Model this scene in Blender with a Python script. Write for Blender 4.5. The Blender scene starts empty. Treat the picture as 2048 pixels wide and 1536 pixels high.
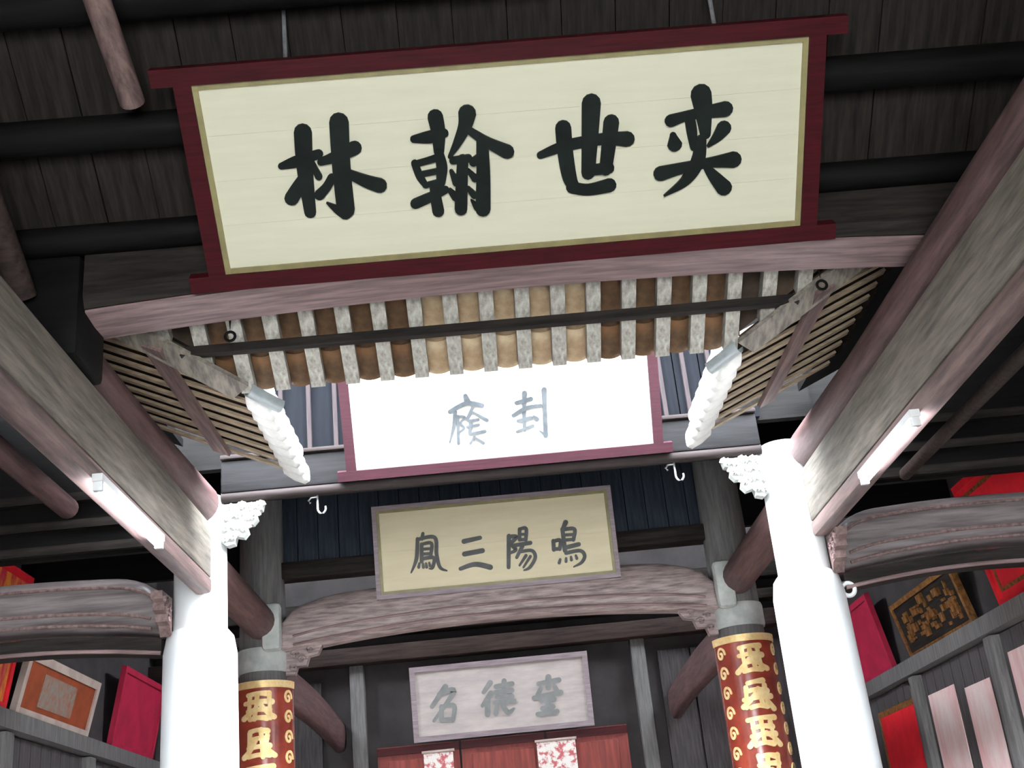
import bpy, bmesh, math, random
from math import sin, cos, pi, radians, atan, atan2, sqrt
from mathutils import Vector, Matrix, Euler
random.seed(7)
sc = bpy.context.scene
COL = sc.collection

# ------------------------------------------------------------------ camera
F_PX = 2400.0
PITCH, YAW, ROLL = radians(22.6), radians(2.12), radians(-5.9)
CAM = Vector((0, 0, 1.6))
FW = Vector((sin(YAW)*cos(PITCH), cos(YAW)*cos(PITCH), sin(PITCH)))
RT0 = Vector((cos(YAW), -sin(YAW), 0)); UP0 = RT0.cross(FW)
RT = RT0*cos(ROLL) + UP0*sin(ROLL); UP = UP0*cos(ROLL) - RT0*sin(ROLL)
cd = bpy.data.cameras.new('camera'); cam = bpy.data.objects.new('camera', cd); COL.objects.link(cam)
cd.sensor_fit = 'HORIZONTAL'; cd.sensor_width = 36; cd.lens = F_PX*36/2048; cd.clip_start = .05; cd.clip_end = 300
M = Matrix((RT, UP, -FW)).transposed().to_4x4(); M.translation = CAM; cam.matrix_world = M
sc.camera = cam
def ray(px, py): return FW + RT*((px-1024)/F_PX) - UP*((py-768)/F_PX)
def onY(px, py, Y): d = ray(px, py); return CAM + d*((Y-CAM.y)/d.y)

# ------------------------------------------------------------------ world, exposure
w = bpy.data.worlds.new('overcast_sky'); sc.world = w; w.use_nodes = True
bg = w.node_tree.nodes['Background']; bg.inputs[0].default_value = (.88, .95, 1, 1); bg.inputs[1].default_value = 50.0
sc.view_settings.view_transform = 'Standard'; sc.view_settings.look = 'None'
sc.view_settings.gamma = 1; sc.view_settings.use_curve_mapping = False
sc.view_settings.exposure = 0.22

# ------------------------------------------------------------------ materials
def mat(name, col, rough=.7, col2=None, scale=6, stretch=(1,1,1), metal=0, spec=.3, bump=.15, detail=6, lo=.35, hi=.65, emit=None, coat=0):
    m = bpy.data.materials.new(name); m.use_nodes = True
    nt = m.node_tree; b = nt.nodes['Principled BSDF']
    b.inputs['Roughness'].default_value = rough; b.inputs['Metallic'].default_value = metal
    b.inputs['Specular IOR Level'].default_value = spec; b.inputs['Coat Weight'].default_value = coat
    b.inputs['Coat Roughness'].default_value = .25
    tc = nt.nodes.new('ShaderNodeTexCoord'); mp = nt.nodes.new('ShaderNodeMapping')
    mp.inputs['Scale'].default_value = stretch; nt.links.new(tc.outputs['Object'], mp.inputs[0])
    n = nt.nodes.new('ShaderNodeTexNoise'); n.inputs['Scale'].default_value = scale; n.inputs['Detail'].default_value = detail
    n.inputs['Roughness'].default_value = .62
    nt.links.new(mp.outputs[0], n.inputs['Vector'])
    r = nt.nodes.new('ShaderNodeValToRGB'); c2 = col2 or tuple(x*.6 for x in col)
    r.color_ramp.elements[0].position = lo; r.color_ramp.elements[1].position = hi
    r.color_ramp.elements[0].color = (*c2, 1); r.color_ramp.elements[1].color = (*col, 1)
    nt.links.new(n.outputs[0], r.inputs[0]); nt.links.new(r.outputs[0], b.inputs['Base Color'])
    if bump:
        bp = nt.nodes.new('ShaderNodeBump'); bp.inputs['Strength'].default_value = bump; bp.inputs['Distance'].default_value = .01
        nt.links.new(n.outputs[0], bp.inputs['Height']); nt.links.new(bp.outputs[0], b.inputs['Normal'])
    if emit:
        b.inputs['Emission Color'].default_value = (*emit[0], 1); b.inputs['Emission Strength'].default_value = emit[1]
    return m
GX, GY, GZ = (1,12,12), (12,1,12), (12,12,1)      # wood grain along x, y, z
MT = dict(
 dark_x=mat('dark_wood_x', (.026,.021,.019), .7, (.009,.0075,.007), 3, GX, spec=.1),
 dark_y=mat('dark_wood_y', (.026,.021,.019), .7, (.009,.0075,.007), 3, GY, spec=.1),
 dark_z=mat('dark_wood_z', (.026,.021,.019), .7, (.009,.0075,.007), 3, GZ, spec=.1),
 black=mat('black_wood', (.007,.006,.006), .65, (.003,.003,.003), 3, GX, spec=.08),  # near-black wood for roof purlins, beam ends and backing boards
 brown_x=mat('brown_wood_x', (.25,.165,.165), .6, (.11,.07,.07), 3, GX),  # brown wood; also carries painted bounce light on the near soffit
 brown_y=mat('worn_brown_wood_y', (.2,.13,.12), .6, (.08,.05,.05), 3, GY),
 grey_y=mat('bleached_wood_y', (.22,.19,.16), .7, (.085,.073,.062), 3, GY),
 pink_y=mat('pinkish_lacquered_wood_y', (.13,.072,.072), .55, (.055,.031,.031), 3, GY, spec=.2),
 moon=mat('carved_beam_wood', (.36,.28,.27), .55, (.12,.085,.085), 5, (1,6,9)),
 aisle=mat('smooth_grey_beam_wood', (.18,.148,.15), .42, (.06,.046,.047), 2, (1,6,14), spec=.5),
 rafter_y=mat('rafter_wood_y', (.42,.4,.36), .7, (.2,.18,.16), 4, GY),
 rafter_x=mat('rafter_wood_x', (.34,.26,.18), .7, (.18,.125,.085), 4, GX),
 tile=mat('terracotta_tile', (.34,.095,.035), .8, (.17,.055,.025), 9, lo=.3, hi=.7),
 tile_old=mat('weathered_tile', (.06,.04,.028), .85, (.025,.017,.012), 9),
 tile_gap=mat('gap_dark_tile', (.022,.015,.011), .9, (.01,.007,.005), 9, spec=.05),  # dark of the gaps between side rafters put into the tile colour
 tile_brown=mat('brown_tile', (.17,.085,.04), .8, (.07,.04,.022), 9),
 tile_pale=mat('pale_lit_tile', (.52,.4,.27), .8, (.3,.2,.12), 9),  # bright, skylit look of the middle tiles put into the colour
 lime=mat('lime_mortar', (.93,.92,.89), .8, (.76,.74,.7), 14, bump=.4),
 whitecol=mat('whitewash_and_lit_timber', (.9,.91,.92), .5, (.78,.79,.8), 3, (1,1,.3), bump=.05),  # whitewash on the shaft; painted skylight on the timber above it
 stone=mat('grey_stone', (.5,.52,.5), .75, (.33,.34,.33), 8, bump=.2),
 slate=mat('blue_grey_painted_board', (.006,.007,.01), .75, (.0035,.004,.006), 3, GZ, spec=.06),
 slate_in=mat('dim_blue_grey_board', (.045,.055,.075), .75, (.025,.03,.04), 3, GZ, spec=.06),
 slate_x=mat('blue_grey_painted_beam', (.014,.0135,.015), .75, (.008,.0075,.008), 3, GX, spec=.1),
 lintel=mat('lintel_moulding_wood', (.03,.023,.023), .7, (.018,.013,.013), 4, GX, spec=.12),
 umber=mat('umber_wood', (.05,.034,.03), .7, (.022,.015,.014), 3, GX, spec=.12),
 batten=mat('pinkish_batten', (.035,.026,.028), .7, (.02,.015,.017), 4, GZ, spec=.12),
 cream=mat('cream_painted_board', (.84,.8,.63), .6, (.79,.75,.585), 2, (1,10,10), bump=.02),
 white=mat('white_painted_board', (.93,.91,.83), .5, (.88,.86,.78), 2, (1,10,10), bump=.02),
 ivory=mat('ivory_yellow_board', (.92,.8,.56), .5, (.84,.72,.49), 2, (1,8,8), bump=.02),
 paper=mat('faded_grey_pink_board', (.47,.41,.39), .6, (.36,.31,.3), 3, (1,4,4), bump=.03),
 olive=mat('dull_gold_trim', (.26,.22,.1), .5, (.18,.15,.07), 8, spec=.5),
 redfr=mat('dark_red_lacquer', (.055,.0045,.008), .5, (.03,.003,.0045), 5, GX, spec=.15),
 magenta=mat('purplish_red_lacquer', (.035,.0055,.013), .6, (.024,.0035,.008), 5, GX),
 greyfr=mat('mauve_grey_frame', (.3,.24,.26), .6, (.2,.15,.17), 5, GX),
 ink=mat('black_ink', (.012,.016,.014), .5, (.006,.008,.008), 6, bump=0, spec=.12),
 ink_grey=mat('grey_ink', (.1,.1,.1), .6, (.05,.05,.05), 10, bump=0),
 ink_faint=mat('blurred_ink', (.22,.22,.22), .6, (.15,.15,.15), 10, bump=0),
 ink_pale=mat('faded_ink', (.08,.09,.1), .6, (.03,.035,.04), 10, bump=0),
 lacquer=mat('red_brown_lacquer', (.3,.045,.025), .25, (.17,.02,.012), 6, spec=.6, coat=.4, bump=.05),
 gold=mat('gold_leaf', (1,.78,.42), .4, (.85,.56,.22), 20, metal=.25, bump=.2),
 red=mat('bright_red_board', (.75,.015,.03), .55, (.55,.01,.02), 5, bump=.03),
 crimson=mat('crimson_board', (.45,.015,.06), .6, (.3,.01,.04), 4, bump=.03),
 redgold=mat('red_and_yellow_board', (.7,.28,.03), .6, (.45,.015,.05), 7, (1,1,.5), bump=.03, lo=.45, hi=.62),
 carvegold=mat('tarnished_gold_carving', (.3,.13,.035), .5, (.1,.04,.012), 24, bump=.4, metal=.3),
 orange=mat('orange_brown_board', (.3,.06,.02), .6, (.2,.04,.015), 6, bump=.03),
 greenprint=mat('grey_green_print', (.2,.21,.19), .7, (.28,.1,.06), 22, bump=0),
 framewood=mat('pale_wood_frame', (.5,.4,.36), .6, (.34,.26,.23), 4),
 pinkpaper=mat('faded_pink_paper', (.72,.42,.42), .8, (.8,.66,.64), 7, (1,1,.3), bump=.02),
 scroll=mat('scroll_paper', (.75,.7,.66), .8, (.5,.12,.13), 16, bump=.02, lo=.42, hi=.52),
 doorred=mat('red_door', (.25,.047,.039), .6, (.15,.03,.026), 3, GZ),
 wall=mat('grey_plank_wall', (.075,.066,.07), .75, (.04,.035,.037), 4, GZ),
 greywood=mat('grey_post_wood', (.16,.15,.15), .7, (.09,.085,.085), 4, GZ),
 iron=mat('grey_iron', (.45,.45,.47), .35, (.25,.25,.26), 20, metal=.7),
 tin=mat('galvanised_sheet', (.55,.6,.62), .3, (.35,.38,.4), 8, metal=.7),
 tubeglass=mat('fluorescent_tube', (.9,.9,.95), .3, None, 3, bump=0, emit=((.92,.95,1), 130)),
 enamel=mat('white_enamel', (.85,.85,.85), .4, (.75,.75,.75), 5, bump=0),
 floor_dark=mat('low_bounce_floor', (.1,.095,.09), .8, (.06,.057,.054), 3),  # unseen floor, tone chosen dark to cut bounce onto the big plaque
 floor_pale=mat('high_bounce_floor', (.6,.57,.53), .8, (.5,.47,.44), 3),  # unseen floor, tone chosen pale to bounce light into the far hall
 floor=mat('stone_floor', (.66,.64,.6), .8, (.52,.5,.47), 3),  # unseen skywell floor, tone raised to bounce more light upward
 ground=mat('pale_paving', (.5,.49,.46), .8, (.4,.39,.36), 2),
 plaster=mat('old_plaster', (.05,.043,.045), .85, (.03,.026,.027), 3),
)

# ------------------------------------------------------------------ mesh helpers
WL = {}                                            # world location of every object made
class MB:
    def __init__(s): s.v = []; s.f = []
    def add(s, vs, fs):
        o = len(s.v); s.v += [Vector(v) for v in vs]; s.f += [[i+o for i in f] for f in fs]; return s
    def box(s, x0, x1, y0, y1, z0, z1, T=None, bev=0):
        if bev:
            bm = bmesh.new(); bmesh.ops.create_cube(bm, size=1)
            for v in bm.verts: v.co = Vector((v.co.x*(x1-x0)+(x0+x1)/2, v.co.y*(y1-y0)+(y0+y1)/2, v.co.z*(z1-z0)+(z0+z1)/2))
            bmesh.ops.bevel(bm, geom=bm.edges[:], offset=bev, segments=2, affect='EDGES', profile=.5)
            vs = [v.co.copy() for v in bm.verts]; bm.verts.index_update(); fs = [[v.index for v in f.verts] for f in bm.faces]; bm.free()
        else:
            vs = [Vector((x, y, z)) for z in (z0, z1) for y in (y0, y1) for x in (x0, x1)]
            fs = [[0,2,3,1],[4,5,7,6],[0,1,5,4],[2,6,7,3],[0,4,6,2],[1,3,7,5]]
        if T: vs = [T @ v for v in vs]
        return s.add(vs, fs)
    def loft(s, rings, caps=True, closed=True):
        n = len(rings[0]); vs = [p for r in rings for p in r]; fs = []
        for i in range(len(rings)-1):
            for j in range(n if closed else n-1):
                k = (j+1) % n; fs.append([i*n+j, i*n+k, (i+1)*n+k, (i+1)*n+j])
        if caps and closed: fs += [list(range(n))[::-1], [(len(rings)-1)*n+j for j in range(n)]]
        return s.add(vs, fs)
    def tube(s, pts, rad, n=14, caps=True):
        pts = [Vector(p) for p in pts]; rad = rad if isinstance(rad, (list, tuple)) else [rad]*len(pts); rings = []
        d0 = (pts[1]-pts[0]).normalized(); a = Vector((0,0,1)) if abs(d0.z) < .9 else Vector((1,0,0))
        for i, p in enumerate(pts):
            d = (pts[min(i+1, len(pts)-1)]-pts[max(i-1, 0)]).normalized(); u = d.cross(a).normalized(); v = u.cross(d)
            rings.append([p+(u*cos(2*pi*j/n)+v*sin(2*pi*j/n))*rad[i] for j in range(n)])
        return s.loft(rings, caps)
    def lathe(s, c, prof, n=32, a0=0, a1=2*pi):
        c = Vector(c); full = abs(a1-a0-2*pi) < 1e-6; rings = []
        for r, z in prof: rings.append([c+Vector((r*cos(a0+(a1-a0)*j/(n if full else n-1)), r*sin(a0+(a1-a0)*j/(n if full else n-1)), z)) for j in range(n)])
        return s.loft(rings, caps=full, closed=full)
    def ball(s, c, r, sx=1, sy=1, sz=1, n=10, m=7):
        c = Vector(c); rings = []
        for i in range(m+1):
            t = pi*i/m; t = min(max(t, .05), pi-.05)
            rings.append([c+Vector((r*sx*sin(t)*cos(2*pi*j/n), r*sy*sin(t)*sin(2*pi*j/n), -r*sz*cos(t))) for j in range(n)])
        return s.loft(rings)
    def torus(s, c, R, r, T=None, n=24, m=10):
        c = Vector(c); rings = []
        for i in range(n):
            a = 2*pi*i/n; ring = []
            for j in range(m):
                b = 2*pi*j/m; p = Vector(((R+r*cos(b))*cos(a), r*sin(b), (R+r*cos(b))*sin(a))); ring.append(c+(T @ p if T else p))
            rings.append(ring)
        rings.append(rings[0]); return s.loft(rings, caps=False)
    def build(s, name, m, parent=None, smooth=False):
        lo = Vector([min(v[i] for v in s.v) for i in range(3)]); hi = Vector([max(v[i] for v in s.v) for i in range(3)])
        c = (lo+hi)/2
        if parent is None: c.z = lo.z
        me = bpy.data.meshes.new(name); me.from_pydata([v-c for v in s.v], [], s.f)
        bm = bmesh.new(); bm.from_mesh(me); bmesh.ops.recalc_face_normals(bm, faces=bm.faces[:]); bm.to_mesh(me); bm.free()
        if smooth:
            for p in me.polygons: p.use_smooth = True
            try: me.set_sharp_from_angle(angle=radians(smooth if smooth is not True else 40))
            except Exception: pass
        me.materials.append(MT[m] if isinstance(m, str) else m)
        return put(name, me, c, parent)
def put(name, me, wloc, parent=None, rot=None, scale=None):
    o = bpy.data.objects.new(name, me); COL.objects.link(o)
    if parent is not None: o.parent = parent; o.location = Vector(wloc)-WL[parent.name]
    else: o.location = wloc
    if rot is not None: o.rotation_mode = 'QUATERNION'; o.rotation_quaternion = rot
    if scale: o.scale = scale
    WL[o.name] = Vector(wloc); return o
def tag(o, label, cat, group=None):
    o['label'] = label; o['category'] = cat
    if group: o['group'] = group
    return o
def thing(name, loc, label, cat, group=None):
    o = bpy.data.objects.new(name, None); COL.objects.link(o); o.location = loc; o.empty_display_size = .1
    WL[o.name] = Vector(loc); return tag(o, label, cat, group)
def struct(o): o['kind'] = 'structure'; return o
def box(name, m, b, parent=None, T=None, bev=0): return MB().box(*b, T=T, bev=bev).build(name, m, parent, smooth=30 if bev else False)

# ------------------------------------------------------------------ layout
XL, XR = -1.5, 1.8                                # side beams along the skywell
CA = [(-1.55, 6.4), (1.71, 6.4)]; CB = [(-1.58, 8.3), (1.7, 8.3)]
WXL, WXR, YB = -3.35, 3.45, 12.0                  # side walls, back wall
EL, ER, EY, EZ = -.967, 1.187, 4.75, 3.65         # skywell eaves: left, right, near, height
NS, SS, HS = .6, .45, .75                         # slopes: near eave, side roofs, hall roof
def near_z(y): return EZ+NS*(EY-y) if y >= 4.3 else EZ+NS*(EY-4.3)+HS*(4.3-y)

# ------------------------------------------------------------------ setting: floor, walls, roofs
struct(box('floor', 'floor_dark', (WXL-.3, WXR+.3, -3, 4.5, -.2, 0)))
struct(box('floor_skywell', 'floor', (WXL-.3, WXR+.3, 4.5, 6.1, -.35, -.15)))
struct(box('floor_far_hall', 'floor_pale', (WXL-.3, WXR+.3, 6.1, YB+.3, -.2, 0)))
struct(box('ground', 'ground', (-40, 40, -40, -3, -.25, -.05)))  # unseen paving added to bounce daylight in through the front
def side_wall(name, x0, x1, inner, sgn):
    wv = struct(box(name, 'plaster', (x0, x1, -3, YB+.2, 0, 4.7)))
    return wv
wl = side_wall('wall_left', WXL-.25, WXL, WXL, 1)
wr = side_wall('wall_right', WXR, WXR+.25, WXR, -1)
for nm, xa, xb in (('left', WXL-.25, WXL), ('right', WXR, WXR+.25)):        # near gables closed; far gables left part open, added to light the far hall
    for q, prof in enumerate((((-3, 4.7), (4.3, 4.7), (.8, 6.55)), ((6.35, 4.7), (YB+.2, 4.7), (YB+.2, 4.95), (11.85, 5.1), (8.6, 5.1), (8.6, 6.12), (6.35, 4.86)))):
        mb_g = MB(); mb_g.loft([[(xx_, a, b) for a, b in prof] for xx_ in (xa, xb)]); struct(mb_g.build('wall_gable_%s_%s' % (nm, ('near', 'far')[q]), 'plaster'))
wb = struct(box('wall_back', 'plaster', (WXL, WXR, YB, YB+.25, 0, 6.0)))
for nm, b in (('wall_front_side_a', (WXL, -1.6, -3, -2.8, 0, 4.4)), ('wall_front_side_b', (1.7, WXR, -3, -2.8, 0, 4.4)), ('wall_front_top', (-1.6, 1.7, -3, -2.8, 3.0, 4.4))): struct(box(nm, 'plaster', b))  # doorway opening added behind the camera to light the near hall
# near hall roof: boarded deck (child boards seen from below) and a back slope behind the viewer
ridge_y, ridge_z = .8, near_z(.8)
deck = MB()
deck.loft([[(x, 4.30, near_z(4.3)+.1), (x, 4.30, near_z(4.3)+.16), (x, ridge_y, ridge_z+.16), (x, -3.4, ridge_z-2.4), (x, -3.4, ridge_z-2.5), (x, ridge_y, ridge_z+.06)] for x in (WXL-.3, WXR+.3)])
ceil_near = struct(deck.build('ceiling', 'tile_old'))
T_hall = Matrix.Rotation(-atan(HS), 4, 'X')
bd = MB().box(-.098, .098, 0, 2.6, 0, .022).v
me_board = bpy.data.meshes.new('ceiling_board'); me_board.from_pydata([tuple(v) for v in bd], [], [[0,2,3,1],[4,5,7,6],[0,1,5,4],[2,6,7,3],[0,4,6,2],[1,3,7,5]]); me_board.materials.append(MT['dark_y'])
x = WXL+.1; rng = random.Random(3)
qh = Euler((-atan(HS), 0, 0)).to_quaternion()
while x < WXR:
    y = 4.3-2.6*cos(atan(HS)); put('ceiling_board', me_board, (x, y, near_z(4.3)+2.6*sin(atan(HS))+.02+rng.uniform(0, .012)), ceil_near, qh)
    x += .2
# purlins of the hall roof
for i, y in enumerate((4.06, 3.73, 3.36, 2.9, 2.4)):
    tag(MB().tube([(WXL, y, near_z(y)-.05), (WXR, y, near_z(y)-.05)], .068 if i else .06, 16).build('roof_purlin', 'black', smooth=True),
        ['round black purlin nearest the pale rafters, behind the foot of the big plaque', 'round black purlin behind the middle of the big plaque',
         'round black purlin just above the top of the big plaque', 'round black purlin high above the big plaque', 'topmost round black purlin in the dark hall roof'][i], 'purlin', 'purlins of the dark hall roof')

# --- eave roofs around the skywell: rafters, pan tiles, cover tiles
def pan_mesh(name, m, wd=.152, ln=.17, sag=.05, th=.012, up=False, seg=8):
    mb = MB(); rings = []
    for y in (0, ln):
        lo = []; hi = []
        for j in range(seg+1):
            t = -1+2*j/seg; z = sag*(t*t-1) if not up else sag*(1-t*t)*1.2
            lo.append((t*wd/2, y, z)); hi.append((t*wd/2, y, z+th))
        rings.append(lo+hi[::-1])
    mb.loft(rings); me = bpy.data.meshes.new(name); me.from_pydata([tuple(v) for v in mb.v], [], mb.f)
    bm = bmesh.new(); bm.from_mesh(me); bmesh.ops.recalc_face_normals(bm, faces=bm.faces[:]); bm.to_mesh(me); bm.free()
    for p in me.polygons: p.use_smooth = len(p.vertices) == 4
    try: me.set_sharp_from_angle(angle=radians(40))
    except Exception: pass
    me.materials.append(MT[m]); return me
pan = pan_mesh('pan_tile', 'tile'); pan_o = pan_mesh('pan_tile', 'tile_old'); pan_p = pan_mesh('pan_tile', 'tile_pale'); pan_b = pan_mesh('pan_tile', 'tile_brown')
cover_long = pan_mesh('cover_tile', 'tile_old', .12, .62, .05, .014, up=True)
pan_s = pan_mesh('pan_tile', 'tile_gap', .13, .17, .03); cover_s = pan_mesh('cover_tile', 'tile_old', .1, .75, .045, .014, up=True)

SP = .149
near_roof = struct(MB().box(EL-.62, ER+.62, 4.28, 4.34, near_z(4.3)+.095, near_z(4.3)+.135).build('ceiling_eave_near', 'dark_x'))
ang = atan(NS); qn = Euler((-ang, 0, 0)).to_quaternion()
nraf = 20; xr0 = EL-.43
for i in range(nraf):
    x = xr0+i*SP
    y1 = EY+.005
    if x < EL: y1 = EY-SS*(EL-x)/NS-.03
    if x > ER: y1 = EY-SS*(x-ER)/NS-.03
    y0 = 4.26
    if y1-y0 < .08: continue
    L = (y1-y0)/cos(ang)
    mb = MB().box(-.03, .03, 0, L, 0, .055)
    T = Matrix.Translation((x, y0, EZ+NS*(EY-y0))) @ Matrix.Rotation(-ang, 4, 'X')
    mb.v = [T @ v for v in mb.v]; mb.build('rafter', 'rafter_y', near_roof)
ncol = 15
for i in range(ncol):
    x = xr0+SP*2.5+i*SP
    if x > ER-.02: break
    for k in range(9):
        ye = EY+.06-.072*k; pos = Vector((x, ye-.17*cos(ang), EZ+NS*(EY-(ye-.17*cos(ang)))+.098+.004*(k % 3)))
        me = pan_p if 6 <= i <= 10 and k <= 3 else (pan if k > 4 else (pan_b if k < 4 or (i+k) % 2 else pan_o))  # lit upper rows, dark shaded row and bright middle put into tile tones
        put('pan_tile', me, pos, near_roof, qn)
for i in range(ncol+1):
    x = xr0+SP*2+i*SP
    if x > ER+.05: break
    ye = EY+.045; put('cover_tile', cover_long, (x, ye-.62*cos(ang), EZ+NS*(EY-ye+.62*cos(ang))+.105), near_roof, qn)
for s_, ex in ((-1, EL), (1, ER)):
    d1 = .45*NS/SS; A = (ex, EY, EZ+.08); B = (ex+s_*d1, 4.3, near_z(4.3)+.08); C_ = (ex, 4.3, near_z(4.3)+.08)
    mb = MB(); mb.loft([[Vector(p)+Vector((0,0,dz)) for p in (A, B, C_)] for dz in (0, .02)]); mb.build('corner_deck', 'tile_old', near_roof)
# dark batten purlin that crosses under the near rafters
box('batten_purlin', 'dark_x', (EL-.22, ER+.22, 4.525, 4.565, near_z(4.545)-.03, near_z(4.545)+.008), near_roof)

def side_roof(sgn, ex, name):
    X = lambda d: ex+sgn*d                        # d = distance outward from the eave
    zf = lambda d: EZ+SS*d
    a = atan(SS)
    wx = abs((WXL if sgn < 0 else WXR)-ex)+.3
    st = MB()
    st.loft([[(X(.66), y, zf(.66)+.075), (X(.66), y, zf(.66)+.12), (X(wx), y, zf(wx)+.12), (X(wx), y, zf(wx)+.075)] for y in (4.2, 5.86)])
    st.loft([[(X(.66), y, zf(.66)+.075), (X(.66), y, zf(.66)+.12), (X(wx), y, zf(wx)+.12), (X(wx), y, zf(wx)+.075)] for y in (5.86, 6.3)])
    root = struct(st.build(name, 'black'))
    q = (Matrix.Rotation(-pi/2 if sgn < 0 else pi/2, 4, 'Z') @ Matrix.Rotation(-a, 4, 'X')).to_quaternion()   # local +y runs down the slope
    sp = .128; y = 4.38
    while y < 5.82:
        d0 = 0.01
        if y < EY+.02: d0 = NS*(EY-y)/SS+.06
        d1 = .70
        if d1-d0 > .05:
            mb = MB().box(0, (d1-d0)/cos(a), -.021, .021, 0, .013)
            T = Matrix.Translation((X(d0), y, zf(d0))) @ (Matrix.Rotation(pi, 4, 'Z') if sgn < 0 else Matrix.Identity(4)) @ Matrix.Rotation(-a, 4, 'Y')
            mb.v = [T @ v for v in mb.v]; mb.build('rafter', 'rafter_x', root)
        y += sp
    d1 = .45*NS/SS
    mb = MB(); mb.loft([[Vector((X(u), v, zf(u)+.045+dz)) for u, v in ((0, EY), (0, EY+.06), (.68, EY+.06), (.68, 4.24), (d1, 4.3))] for dz in (0, .02)]); mb.build('corner_deck', 'tile_old', root)
    y = EY+.1; n = 0
    while y < 5.78:
        for k in range(6):
            de = -.05+.13*k; p = Vector((X(de+.17*cos(a)), y, zf(de+.17*cos(a))+.052))
            put('pan_tile', pan_s, p, root, q)
        put('cover_tile', cover_s, (X(-.05+.75*cos(a)), y+sp/2, zf(-.05+.75*cos(a))+.06), root, q)
        # lime pointed drip tile at the eave end
        mb = MB(); rings = []
        for t, r in ((0, .06), (.05, .072), (.1, .068), (.125, .04)):
            rings.append([(X(.02)-sgn*t, y+sp/2+r*1.05*cos(u)*rng.uniform(.93, 1.07), zf(0)+.045-t*.55+r*.95*sin(u)) for u in [2*pi*j/12 for j in range(12)]])
        mb.loft(rings); mb.build('drip_tile', 'lime', root, smooth=60)
        mb = MB(); rings = []
        for t, r in ((0, .055), (.06, .062), (.085, .03)):
            rings.append([(X(.0)-sgn*t, y+r*1.1*cos(u), zf(0)+.115-t*.4+r*.8*sin(u)) for u in [2*pi*j/10 for j in range(10)]])
        mb.loft(rings); mb.build('drip_tile', 'lime', root, smooth=60)
        y += sp; n += 1
    return root
sr_l = side_roof(-1, EL, 'ceiling_eave_left'); sr_r = side_roof(1, ER, 'ceiling_eave_right')
# board under each side roof running towards the far hall, and the valley boards and gutter spouts
for sgn, ex, lab, nm in ((-1, EL, 'warm brown lath board under the tiled side eave above the framed picture aisle', 'l'), (1, ER, 'warm brown lath board under the tiled side eave above the red board aisle', 'r')):
    d = .33; x = ex+sgn*d; z = EZ+SS*d
    T = Matrix.Translation((x, 0, z-.014)) @ Matrix.Rotation(sgn*-atan(SS), 4, 'Y')
    (lambda o, *a: o)(box('lath_board', 'brown_y', (-.045, .045, 4.5, 5.8, -.012, .012), sr_l if sgn < 0 else sr_r, T=T), lab, 'board', 'lath boards under the side eaves')
    p0 = Vector((ex, EY, EZ-.012)); dv = .62; p1 = Vector((ex+sgn*dv, EY-SS*dv/NS, EZ+SS*dv-.012))
    dr = (p1-p0).normalized(); sd = dr.cross(Vector((0,0,1))).normalized()
    mb = MB(); mb.loft([[p+sd*s*.075+Vector((0,0,zz)) for s, zz in ((-1,.02),(1,.02),(1,0),(-1,0))] for p in (p0+dr*.02, p1)])
    mb.build('valley_board', 'grey_y', sr_l if sgn < 0 else sr_r)
    c = p0+Vector((-sgn*.11 if sgn < 0 else -sgn*.02, .0, -.01)); mb = MB(); rings = []
    for t in range(7):
        f_ = t/6; rr = .045
        rings.append([p0+Vector((-sgn*.06, .03, 0))+(-dr)*(f_*.16-.06)+sd*rr*cos(u)+Vector((0, 0, .01-rr*abs(sin(u))*.8)) for u in [pi*j/8 for j in range(9)]]+
                     [p0+Vector((-sgn*.06, .03, 0))+(-dr)*(f_*.16-.06)+sd*(rr-.005)*cos(u)+Vector((0, 0, .012-(rr-.005)*abs(sin(u))*.8)) for u in [pi*j/8 for j in range(8, -1, -1)]])
    mb.loft(rings); mb.build('gutter_spout', 'tin', sr_l if sgn < 0 else sr_r, smooth=True)

# far hall roof
fr = MB(); fr.loft([[(x, 6.2, 4.78), (x, 6.2, 4.88), (x, 9.1, 6.5), (x, YB+.4, 5.0), (x, YB+.4, 4.9), (x, 9.1, 6.4)] for x in (WXL-.3, WXR+.3)])
struct(fr.build('ceiling_far_hall', 'black'))

# ------------------------------------------------------------------ beams
def arch(t): return 1-(2*t-1)**2
def near_beam():
    root = thing('moon_beam', (.27, 4.24, 3.72), 'dark bowed cross beam with a pinkish underside coloured as lit, below the big plaque', 'beam')
    mb = MB(); so = MB(); rings = []; r2 = []
    x0, x1 = -1.44, 2.0
    for i in range(33):
        t = i/32; x = x0+(x1-x0)*t; zb = 3.768+.068*arch(t)
        rings.append([(x, 4.10, zb+.004), (x, 4.355, zb+.004), (x, 4.36, zb+.03), (x, 4.26, 3.955), (x, 4.12, 4.03), (x, 4.08, 4.0), (x, 4.075, zb+.05)])
        r2.append([(x, 4.11, zb+.012), (x, 4.11, zb-.006), (x, 4.23, zb-.014), (x, 4.35, zb-.006), (x, 4.35, zb+.012)])
    mb.loft(rings).build('beam_body', 'dark_x', root, smooth=30); so.loft(r2).build('soffit', 'brown_x', root, smooth=30)  # soffit coloured lighter to carry light bounced from the skywell floor
    for x in (-.95, 1.47):
        MB().tube([(x, 4.36, 3.86), (x, 4.39, 3.84), (x, 4.39, 3.77)], .008, 8).torus((x, 4.39, 3.745), .02, .006).build('iron_pin', 'black', root, smooth=True)
near_beam()
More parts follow.
